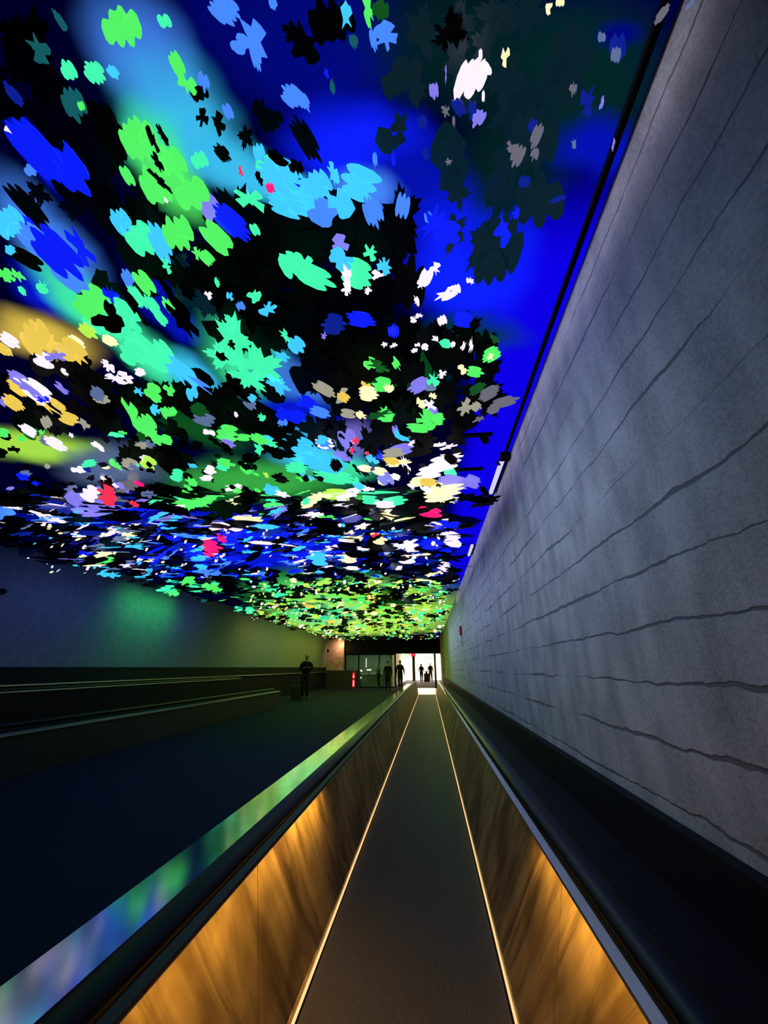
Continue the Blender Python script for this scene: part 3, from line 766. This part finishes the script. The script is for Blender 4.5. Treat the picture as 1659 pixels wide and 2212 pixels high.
# leaves drawn one by one: image position, half length, half width, turn, colour
T = '''
262,58,56,40,70,green 82,105,44,24,55,dimteal 130,45,35,6,58,dimteal 148,153,32,14,60,teal 203,155,34,19,50,teal 244,155,22,9,50,cyan
160,225,48,22,65,dimteal 175,228,14,6,65,green 30,205,44,9,50,dimblue 70,315,120,30,48,blue 150,365,80,30,52,blue 160,345,50,9,60,blue
66,365,20,13,50,lightblue 18,285,20,5,55,white 383,140,42,12,64,green 405,182,30,18,50,green 440,178,28,13,70,lightblue 355,45,22,12,60,teal
485,20,52,26,45,lightblue 545,78,62,30,65,lightblue 552,120,40,10,75,lightblue 520,95,30,20,40,lightblue 590,8,16,8,70,lightblue 748,38,38,15,85,cyan 764,88,22,9,80,dimteal
795,22,42,13,80,green 822,20,30,18,90,darkgreen 832,78,36,28,85,lightblue 806,85,34,7,80,lightblue 632,208,36,20,45,lightblue 655,218,30,11,60,lightblue 492,240,24,9,65,lightblue 705,158,15,6,80,blue 718,188,20,5,80,dimteal
520,370,13,5,75,red 584,406,16,8,70,pink 357,430,11,5,65,white 275,380,34,9,60,green 335,405,60,26,62,green 300,300,60,36,62,green 370,350,50,26,58,green
385,505,56,30,65,green 470,515,56,20,45,green 425,547,16,12,60,green 446,556,30,11,45,green 500,480,70,22,42,blue 455,450,42,20,55,violet 550,495,20,8,60,teal 415,420,52,34,60,green 430,345,30,16,60,teal
262,478,44,18,55,cyan 305,515,50,28,50,teal 345,525,65,17,62,cyan 360,575,22,9,65,teal 20,482,50,30,48,cyan 75,520,60,22,45,lightblue 120,545,90,30,45,blue 150,590,60,26,40,lightblue 22,540,16,9,30,cyan
10,592,30,14,35,green 40,595,22,9,45,green 48,628,16,5,45,teal 92,620,18,14,60,teal 175,535,60,24,58,blue 60,480,20,8,45,blue 
560,330,24,12,75,cyan 605,375,60,34,25,cyan 575,365,34,20,70,teal 655,425,70,38,20,cyan 620,440,60,26,20,cyan 690,400,46,24,60,cyan 540,430,44,24,35,teal 735,440,44,28,60,cyan 775,395,62,36,25,cyan 805,455,46,20,72,lightblue 700,460,50,28,30,lightblue 640,385,26,10,80,blue 720,375,30,12,75,cyan 850,345,22,4,85,blue 810,345,20,5,85,lightblue
632,570,38,26,60,teal 625,555,24,12,20,teal 680,598,52,22,25,teal 660,580,30,22,90,teal 738,560,32,24,40,cyan 770,590,50,30,30,teal 800,545,22,16,60,teal 735,528,26,20,80,violet 750,595,32,11,80,white 748,625,16,12,60,white 815,594,13,15,80,white 795,628,9,9,60,white 830,575,22,18,80,cyan
548,640,15,20,60,teal 578,668,16,22,70,cyan 450,638,11,9,50,white 497,640,12,8,60,cyan 520,662,16,8,60,lightblue 470,610,12,6,70,teal 640,745,30,16,45,cyan 615,725,20,9,60,teal 700,725,8,8,60,violet 720,700,32,22,10,dimblue 780,690,40,16,10,blue
310,608,46,14,52,green 295,640,40,10,55,teal 275,600,24,10,60,lightblue 200,655,60,34,40,green 240,640,30,16,55,blue 330,660,34,10,52,teal 350,690,26,8,48,teal 365,660,26,9,52,green 260,690,60,36,40,teal
1020,165,58,30,112,white 1005,185,44,22,105,white 1046,150,22,14,60,white 1038,118,16,4,90,white 1092,122,28,10,98,paleyellow 1186,16,20,8,100,paleyellow 1210,5,14,9,100,paleyellow 937,195,22,10,85,violet 963,160,24,2,90,violet 1044,208,15,3,92,white
963,240,15,11,80,grey 1033,255,26,13,120,violet 980,262,14,3,90,grey 912,262,20,10,75,dimblue 990,230,26,12,60,dimblue 1020,235,30,10,90,dimblue 920,330,16,8,80,dimblue 970,350,10,9,80,grey 1160,290,36,10,112,grey 1118,335,32,13,115,grey 1155,332,22,9,100,grey 1105,318,16,12,50,grey 1150,270,20,8,115,dimblue
1238,193,18,9,100,grey 1300,222,18,4,105,violet 1325,312,16,3,100,violet 1335,100,40,20,96,dimblue 1330,120,24,10,100,slate 1240,310,12,8,80,slate 1133,392,18,12,110,dimblue 1205,430,24,5,160,dimblue 1430,30,34,7,125,grey 1490,10,18,5,125,slate 1270,215,40,18,100,dimblue 1300,80,16,8,95,slate
935,480,26,42,20,blue 965,500,36,24,10,blue 1087,495,48,24,100,blue 870,445,38,15,100,lightblue 925,470,16,8,80,lightblue 1115,460,18,8,100,blue
920,598,24,16,120,white 940,580,16,14,80,white 910,615,12,10,60,white 965,635,30,13,155,white 985,625,14,10,80,white 1016,607,11,9,60,white 900,650,14,6,70,white 893,690,8,9,80,white 905,682,6,10,80,white 955,692,14,10,70,white 1000,690,30,16,10,blue 850,715,18,12,80,blue
20,735,34,11,35,white 97,778,30,15,20,white 8,755,26,9,35,gold 150,755,44,22,35,gold 165,738,26,8,35,paleyellow 75,725,50,30,60,gold 110,745,30,24,30,gold 170,770,30,12,50,gold 120,770,28,14,10,violet
232,790,22,10,40,white 250,818,30,11,15,white 272,815,22,10,30,white 302,804,15,8,20,white 140,804,12,5,45,white 133,838,24,7,40,violet 40,820,36,13,30,violet 78,845,60,18,35,white 60,840,50,9,33,violet 40,840,36,10,35,gold 90,870,60,11,33,gold 125,875,30,7,35,gold 92,862,16,8,10,blue
150,905,30,12,22,gold 28,870,34,12,35,gold 10,868,20,10,30,violet 100,912,20,10,60,beige 180,915,18,14,40,beige 62,930,30,9,32,white 120,958,32,10,28,white 154,940,7,5,40,white 105,955,30,8,20,slate
300,745,56,20,40,teal 285,765,40,22,35,teal 340,775,50,20,35,teal 385,800,56,22,38,cyan 420,825,50,12,32,lightblue 205,700,40,14,35,teal 190,715,30,11,38,lime 235,735,24,9,30,paleyellow 415,850,20,12,70,cyan 350,755,40,14,50,teal
330,845,26,15,30,green 365,842,18,11,50,green 338,860,16,9,40,green 300,845,13,11,60,cyan 285,895,46,16,58,green 318,920,36,18,55,green 335,940,26,12,60,green 358,892,18,8,60,green 372,890,14,9,50,green 335,885,14,11,60,cyan 210,850,24,12,40,slate 220,862,22,9,10,beige
490,935,32,17,10,green 525,945,24,7,5,green 490,958,22,8,15,violet 562,968,18,14,60,teal 575,950,22,10,10,cyan 565,900,11,10,40,teal 610,915,10,14,80,lightblue 510,896,8,4,60,white 430,885,26,13,30,darkgreen 440,905,36,13,20,slate 545,860,14,7,30,cyan 540,872,20,10,40,slate
855,785,20,9,55,green 823,830,18,24,80,green 838,838,12,14,70,paleyellow 795,850,26,16,10,paleyellow 790,835,16,13,60,gold 735,855,16,24,60,beige 742,858,20,9,30,gold 905,832,32,14,150,violet 935,820,18,16,60,teal 955,808,10,12,100,white 930,835,18,9,0,slate
1062,765,28,14,150,green 1060,772,9,9,60,paleyellow 998,798,12,10,60,paleyellow 1025,803,26,11,10,green 815,790,30,13,20,darkgreen 800,785,16,16,80,green
920,908,28,24,60,green 905,925,40,9,5,green 945,905,20,13,0,green 910,870,14,11,60,paleyellow 928,875,18,13,40,white 935,855,8,10,100,paleyellow 935,888,16,7,0,violet 835,900,24,11,0,green 820,895,34,9,170,darkgreen 830,888,11,15,90,green 750,893,24,9,10,beige 780,897,14,9,30,paleyellow
1005,880,24,18,120,beige 1028,878,14,10,30,beige 1055,850,34,12,150,grey 1090,868,36,10,165,grey 1035,905,20,6,160,grey 1030,840,26,9,150,darkgreen 1065,885,20,8,160,grey
830,744,6,8,80,white 850,746,6,11,70,white 895,757,5,9,80,white 903,745,5,9,80,white 918,750,9,9,60,white 963,742,16,9,10,teal 940,732,9,8,60,white 1018,745,5,22,10,white 975,745,8,10,80,white 1000,748,5,12,20,white 1070,735,16,8,40,darkgreen
865,972,40,12,165,violet 850,978,30,9,175,beige 885,960,22,8,160,white 860,1000,34,9,170,paleyellow 845,995,22,8,10,gold 960,1000,52,15,170,white 930,1020,40,13,170,white 975,985,34,7,175,white 970,965,22,6,165,white 950,960,16,5,170,white 980,1040,50,13,10,violet 1020,1040,24,13,20,violet 905,1040,30,10,170,paleyellow 925,1042,24,8,5,gold
767,953,9,10,80,red 760,973,7,6,60,red 793,980,5,5,60,red 750,945,26,18,60,violet 740,985,26,9,15,violet 790,1012,18,7,10,paleyellow 820,1018,18,8,15,paleyellow 825,1040,14,7,20,paleyellow 780,1010,8,6,0,white 855,1030,16,6,20,white 700,960,26,9,20,lightblue 695,950,18,9,15,cyan
930,1107,34,10,5,pink 920,1102,26,7,10,pink 850,1082,44,10,175,teal 830,1090,30,7,0,white 800,1080,30,9,5,teal 230,1068,26,20,40,red 238,1080,20,12,10,red 195,1066,26,17,30,white 160,1078,30,13,30,violet 290,1088,12,8,20,red 250,1050,10,5,30,white 300,1045,14,4,25,pink 455,1180,28,13,10,pink 478,1163,16,9,30,pink 450,1198,16,8,0,pink 810,1156,9,6,0,red
700,840,34,11,30,beige 660,870,30,16,25,blue 640,900,26,14,20,blue 690,890,30,10,20,lightblue 610,895,22,12,40,blue 655,985,36,16,20,cyan 700,1000,60,18,12,cyan 660,960,30,12,30,cyan 720,1030,60,14,10,teal 640,1010,34,11,5,teal'''
for s in T.split():
    a = s.split(','); v = [float(q) for q in a[:5]]
    leaf_px(*v, a[5], h=rng.uniform(1.60, 1.66) if (v[1] > 1040 or a[5] in ('red', 'pink')) else None, jag=0.6, lobes='streak' if (v[2] > 13 and v[3] < v[2] * 0.72 and rng.random() < 0.75) else None)
# big teal maple leaf shapes
for cx, cy, a, b, ang, col, sd in ((505, 735, 74, 50, 62, 'teal', 3), (480, 770, 56, 36, 30, 'teal', 5), (560, 790, 76, 48, 32, 'teal', 8), (500, 700, 30, 20, 75, 'teal', 4), (535, 815, 56, 30, 25, 'teal', 9), (610, 770, 26, 12, 20, 'cyan', 2), (600, 830, 46, 20, 35, 'cyan', 2)):
    leaf_px(cx, cy, a, b, ang, col, h=1.85, jag=0.5, seed=sd, lobes='maple')
# large black leaf panels between the lit patches
for q in '''190,330,120,36,55 225,440,110,34,62 290,560,90,22,58 60,445,90,16,48 335,475,50,10,60 520,560,130,66,35 640,500,130,46,12 840,510,60,50,80 560,620,100,48,30 720,690,150,48,10 885,620,80,34,95 865,760,105,44,95 960,760,70,40,60 1030,850,70,44,140 60,110,95,42,50 100,230,80,40,52 230,250,40,16,60 245,330,60,14,65 460,600,80,44,50 560,700,60,30,40 780,760,80,40,60 700,800,80,30,30 300,870,90,34,35 200,830,80,26,30 440,880,90,34,30 560,910,90,36,30 640,960,50,26,40 330,960,60,20,20 880,860,50,60,90 1000,900,60,30,160 900,960,70,26,170 150,600,60,12,48 60,560,60,14,30 660,300,70,18,60 480,330,30,12,50 400,610,70,26,55'''.split():
    v = [float(c) for c in q.split(',')]
    leaf_px(*v, 'black', h=rng.uniform(1.90, 2.0), jag=0.6, lobes='streak' if v[3] < 0.6 * v[2] else 'maple')
# dim teal-tinted and black masses of the near canopy
def mass(x0, y0, x1, y1, n, smin, smax, angf, col='black', lo=False):
    for _ in range(n):
        x, y = rng.uniform(x0, x1), rng.uniform(y0, y1)
        s = rng.uniform(smin, smax)
        ang = math.degrees(math.atan2(VY - 0 - y, VX - x))
        d = angf if angf is not None else ang + rng.uniform(-18, 18)
        hh = rng.uniform(1.74, 1.80) if lo else rng.uniform(1.88, 2.02)
        p = at_h(x, y, hh)
        if p.x > 0.62 or p.x < -6.6: continue
        leaf_px(x, y, s, s * rng.uniform(0.5, 0.75), d, col, h=hh, jag=rng.uniform(0.4, 0.6), lobes=rng.choice((None, 'streak', 'maple', 'maple')))
mass(480, 450, 880, 540, 20, 60, 95, None); mass(450, 540, 620, 640, 8, 50, 80, None); mass(430, 620, 880, 730, 24, 55, 90, None); mass(640, 730, 880, 960, 26, 36, 62, None)
mass(120, 200, 250, 470, 12, 50, 80, None); mass(210, 400, 360, 640, 12, 40, 65, None); mass(0, 770, 260, 930, 20, 34, 56, None); mass(260, 820, 620, 1000, 34, 32, 54, None)
mass(820, 700, 1080, 950, 34, 34, 60, None); mass(1040, 760, 1110, 900, 10, 24, 36, None); mass(0, 180, 60, 260, 3, 40, 60, None); mass(0, 400, 180, 450, 4, 30, 50, None)
mass(900, 20, 1300, 180, 10, 60, 100, None, 'darkteal'); mass(960, 200, 1230, 600, 18, 50, 90, None, 'darkteal'); mass(1180, 60, 1440, 260, 9, 60, 90, None, 'darkteal'); mass(840, 120, 960, 330, 6, 40, 60, None, 'darkteal')
mass(0, 20, 120, 260, 5, 40, 70, None); mass(430, 200, 640, 330, 6, 20, 40, None); mass(380, 560, 480, 700, 6, 30, 50, None, 'darkteal'); mass(600, 20, 1000, 100, 6, 40, 70, None, 'black')
for cx, cy, a, b, ang in ((330, 300, 36, 9, 65), (350, 290, 30, 8, 60), (345, 390, 40, 7, 45), (340, 350, 30, 8, 60), (560, 385, 20, 7, 70), (600, 340, 30, 14, 40), (640, 360, 22, 16, 60), (245, 680, 44, 16, 60), (230, 700, 40, 20, 20), (480, 770, 20, 10, 40), (500, 745, 13, 9, 60), (290, 660, 60, 10, 55), (395, 690, 60, 22, 55), (370, 640, 60, 10, 55), (520, 850, 30, 14, 40), (540, 690, 40, 20, 60)):
    leaf_px(cx, cy, a, b, ang, 'black', h=1.70, jag=0.5)


def pick(x, y):
    """colour mix of the far canopy by place"""
    q = at_h(x, y, 1.8); r = (noise.noise(Vector((q.x * 1.5, q.y * 1.1, 3.3))) * 1.6 + 0.5 + rng.random() * 0.45) % 1.0
    def ch(s):
        w = s.split(); return w[int(r * len(w)) % len(w)]
    if y < 1010:
        if x < 350: return ch('black black white black lime green black slate teal black darkgreen beige black paleyellow')
        if x < 650: return ch('black green black black teal black white darkgreen black cyan black')
        return ch('black black black paleyellow white black violet cyan black blue black')
    if y < 1090:
        if x < 130: return ch('black blue dimblue black gold black white violet black slate black')
        if x < 330: return ch('black slate violet black grey black white black dimblue')
        if x < 560: return ch('black green white black paleyellow teal black darkgreen black green black')
        if x < 780: return ch('green black paleyellow white black teal cyan black lime black darkgreen')
        return ch('black teal black white black paleyellow violet black dimblue')
    if y < 1130:
        if x < 160: return ch('black cyan white black lightblue blue black dimblue')
        if x < 420: return ch('black cyan black lightblue blue black white dimblue black violet')
        if x < 700: return ch('black blue white black green paleyellow black cyan violet black dimblue')
        return ch('black black green dimblue black white black paleyellow blue black')
    if y < 1250:
        if x < 160: return ch('black black black dimblue black slate')
        if x < 330: return ch('black white dimblue black paleyellow cyan black blue black slate')
        if x < 700: return ch('black blue lightblue blue cyan black dimblue blue white black dimblue lightblue')
        return ch('black black dimblue black cyan blue black white dimblue black paleyellow black')
    if x < 560: return ch('darkgreen black black green black dimteal teal black')
    if y < 1290: return ch('green black lime darkgreen black teal black lime dimteal paleyellow black')
    if y < 1350: return ch('lime green black paleyellow lime black teal gold black green black')
    return ch('paleyellow black lime green black gold lime black teal white black')


BAND = ((930, 1010, 60, 10, 26, 0), (1000, 1070, 130, 8, 24, 0), (1060, 1130, 260, 0.13, 0.34, 1), (1130, 1190, 360, 0.12, 0.32, 1), (1190, 1250, 420, 0.11, 0.28, 1),
        (1250, 1310, 420, 0.10, 0.30, 1), (1310, 1350, 420, 0.09, 0.26, 1), (1350, 1382, 460, 0.08, 0.22, 1))
for y0, y1, n, s0, s1, mode in BAND:
    k = 0
    while k < n:
        x, y = rng.uniform(-40, 1090), rng.uniform(y0, y1)
        hh = rng.uniform(1.66, 1.98)
        p = at_h(x, y, hh)
        if p.x > 0.72 or p.x < -6.35 or p.y > 28.3: k += (rng.random() < 0.2); continue
        if y1 < 1260 and p.x > 0.35 and rng.random() < 0.6: k += 1; continue
        col = pick(x, y)
        if col != 'black' and p.x > 0.45 and y1 < 1260: k += 1; continue
        if mode == 0:
            s = rng.uniform(s0, s1); leaf_px(x, y, s, s * rng.uniform(0.3, 0.55), 90 + math.degrees(math.atan2(-(VX - x), VY - y)) * 0.5 + rng.uniform(-70, -20), col, h=hh, jag=0.5, lobes=rng.choice((None, 'streak')))
        else:
            leaf_w(x, y, rng.uniform(s0, s1) * (0.8 if col != 'black' else 1.15), col, hh, R(rng.uniform(-10, 22) if rng.random() < 0.45 else rng.uniform(20, 60)), rng.uniform(-0.6, 0.6), rng.uniform(0.4, 0.9))
        k += 1
# clumps of black leaves between the bright patches of the far canopy
for _ in range(40):
    x, y = rng.uniform(560, 950), rng.uniform(1265, 1375)
    for _k in range(4):
        xx, yy = x + rng.uniform(-26, 26), y + rng.uniform(-5, 5); hh = rng.uniform(1.68, 1.9)
        p = at_h(xx, yy, hh)
        if -6.3 < p.x < 0.6 and p.y < 28: leaf_w(xx, yy, rng.uniform(0.16, 0.34), 'black', hh, R(rng.uniform(0, 45)), rng.uniform(-0.6, 0.6), rng.uniform(0.5, 0.9))
# sparkling points of the far canopy
for _ in range(420):
    x, y = rng.uniform(540, 965), rng.uniform(1255, 1384); hh = rng.uniform(1.62, 1.75)
    p = at_h(x, y, hh)
    if p.x > 0.75 or p.x < -6.4 or p.y > 28.4: continue
    leaf_w(x, y, rng.uniform(0.025, 0.05), rng.choice(('paleyellow', 'white', 'lime', 'paleyellow', 'teal')), hh, R(rng.uniform(40, 90)), rng.uniform(-0.5, 0.5))
for _ in range(110):
    x, y = rng.uniform(60, 960), rng.uniform(1130, 1240); hh = rng.uniform(1.64, 1.75)
    leaf_w(x, y, rng.uniform(0.02, 0.04), rng.choice(('white', 'cyan', 'white', 'paleyellow')), hh, R(rng.uniform(40, 90)), rng.uniform(-0.5, 0.5))
leaf_w(407, 1256, 0.16, 'green', 1.68, R(60), 0.2); leaf_w(225, 1211, 0.16, 'green', 1.68, R(40), 0.2); leaf_w(160, 1208, 0.26, 'violet', 1.70, R(14), 0.3)
# black clusters that stick out over the wall edge
for cx, cy in ((1040, 1080), (1020, 1075), (1055, 1085), (1000, 1075), (960, 1080), (1000, 1250), (985, 1245), (1010, 1245), (980, 1235), (950, 1215), (1040, 1090), (1060, 1078)):
    if at_h(cx, cy, 1.72).x < 0.76: leaf_w(cx, cy, 0.15, 'black', 1.72, R(rng.uniform(-10, 15)), rng.uniform(0, 6))


def leaf_bm(bm, P, c, mi=0, th=0.006):
    n = (P[len(P) // 3] - c).cross(P[2 * len(P) // 3] - c)
    n = n.normalized() * th / 2 if n.length > 1e-12 else Vector((0, 0, th / 2))
    a = [bm.verts.new(p + n) for p in P]; b = [bm.verts.new(p - n) for p in P]; ca = bm.verts.new(c + n); cb = bm.verts.new(c - n)
    k = len(P)
    for i in range(k):
        j = (i + 1) % k
        for f in ((ca, a[i], a[j]), (cb, b[j], b[i]), (a[i], b[i], b[j], a[j])):
            bm.faces.new(f).material_index = mi


ORD = ['', 'second', 'third', 'fourth', 'fifth', 'sixth', 'seventh', 'eighth', 'ninth', 'tenth', 'eleventh', 'twelfth', 'thirteenth', 'fourteenth', 'fifteenth', 'sixteenth', 'seventeenth', 'eighteenth', 'nineteenth', 'twentieth']
ORD += ['twenty-' + o for o in ('first', 'second', 'third', 'fourth', 'fifth', 'sixth', 'seventh', 'eighth', 'ninth')] + ['thirtieth'] + ['thirty-' + o for o in ('first', 'second', 'third', 'fourth', 'fifth', 'sixth', 'seventh', 'eighth', 'ninth')]
DARK = ('black', 'darkteal')


def in_view(c):
    q = proj(c); return q[2] > 0 and -20 < q[0] < W + 20 and -20 < q[1] < H


for dark in (False, True):
    S = [l for l in LEAVES if (l[2] in DARK) == dark and in_view(l[1])]
    S.sort(key=lambda l: -l[3])
    one, rest = S[:295], S[295:]
    groups = {}
    for l in one:
        c = l[1]
        lat = 'beside the concrete wall' if c.x > -0.15 else 'above the moving walkway' if c.x > -1.2 else 'above the walking floor' if c.x > -3.6 else 'toward the left wall'
        y = c.y
        dep = 'overhead' if y < 1.7 else 'just ahead' if y < 2.8 else 'a little ahead' if y < 4.2 else 'further ahead' if y < 6.5 else 'far ahead'
        groups.setdefault((l[2], lat, dep), []).append(l)
    for (col, lat, dep), ls in groups.items():
        ls.sort(key=lambda l: l[1].y)
        nm = NAMES.get(col, col)
        for i, l in enumerate(ls):
            P, c = l[0], l[1]
            bm = bmesh.new(); leaf_bm(bm, [p - c for p in P], Vector((0, 0, 0)))
            o = bm_obj('dark_leaf' if dark else 'glowing_leaf', bm, M_BLACK if col == 'black' else LM[col]); o.location = c
            adj = (nm + ' unlit') if dark else ('glowing ' + nm)
            rank = '' if len(ls) == 1 else (', ' + (('' if i == 0 else ORD[min(i, len(ORD) - 1)] + ' ') + 'nearest of its colour'))
            tag(o, f'{adj} leaf {dep} {lat}{rank}', 'leaf', ('unlit leaf cutouts' if dark else 'glowing leaf cutouts') + ' of the canopy')
    if rest:
        bm = bmesh.new(); slots = []
        for l in rest:
            if l[2] not in slots: slots.append(l[2])
            leaf_bm(bm, l[0], l[1], slots.index(l[2]))
        o = bm_obj('dark_leaves' if dark else 'glowing_leaves', bm, [M_BLACK if s == 'black' else LM[s] for s in slots])
        o['kind'] = 'stuff'
        tag(o, 'crowd of small black leaf cutouts across the far canopy' if dark else 'crowd of small glowing multicoloured leaf cutouts across the far canopy', 'leaves')
# glowing leaf shapes standing in for reflections in the glass transom
bm = bmesh.new(); HC = ('teal', 'green', 'white', 'lime')
for _ in range(26):
    p = at_y(rng.uniform(850, 936), rng.uniform(1413, 1423), 38.5)
    m_ = Matrix.Rotation(R(80), 3, 'X'); q = rng.uniform(0.06, 0.10)
    leaf_bm(bm, [p + m_ @ Vector((u * q, v * q, 0)) for u, v in outline(rng.randrange(10 ** 6))], p, rng.randrange(4))
o = bm_obj('glowing_leaves', bm, [LM[c] for c in HC]); o['kind'] = 'stuff'
tag(o, 'row of tiny glowing green shapes standing in for reflections, high up in the bright hall', 'leaves')
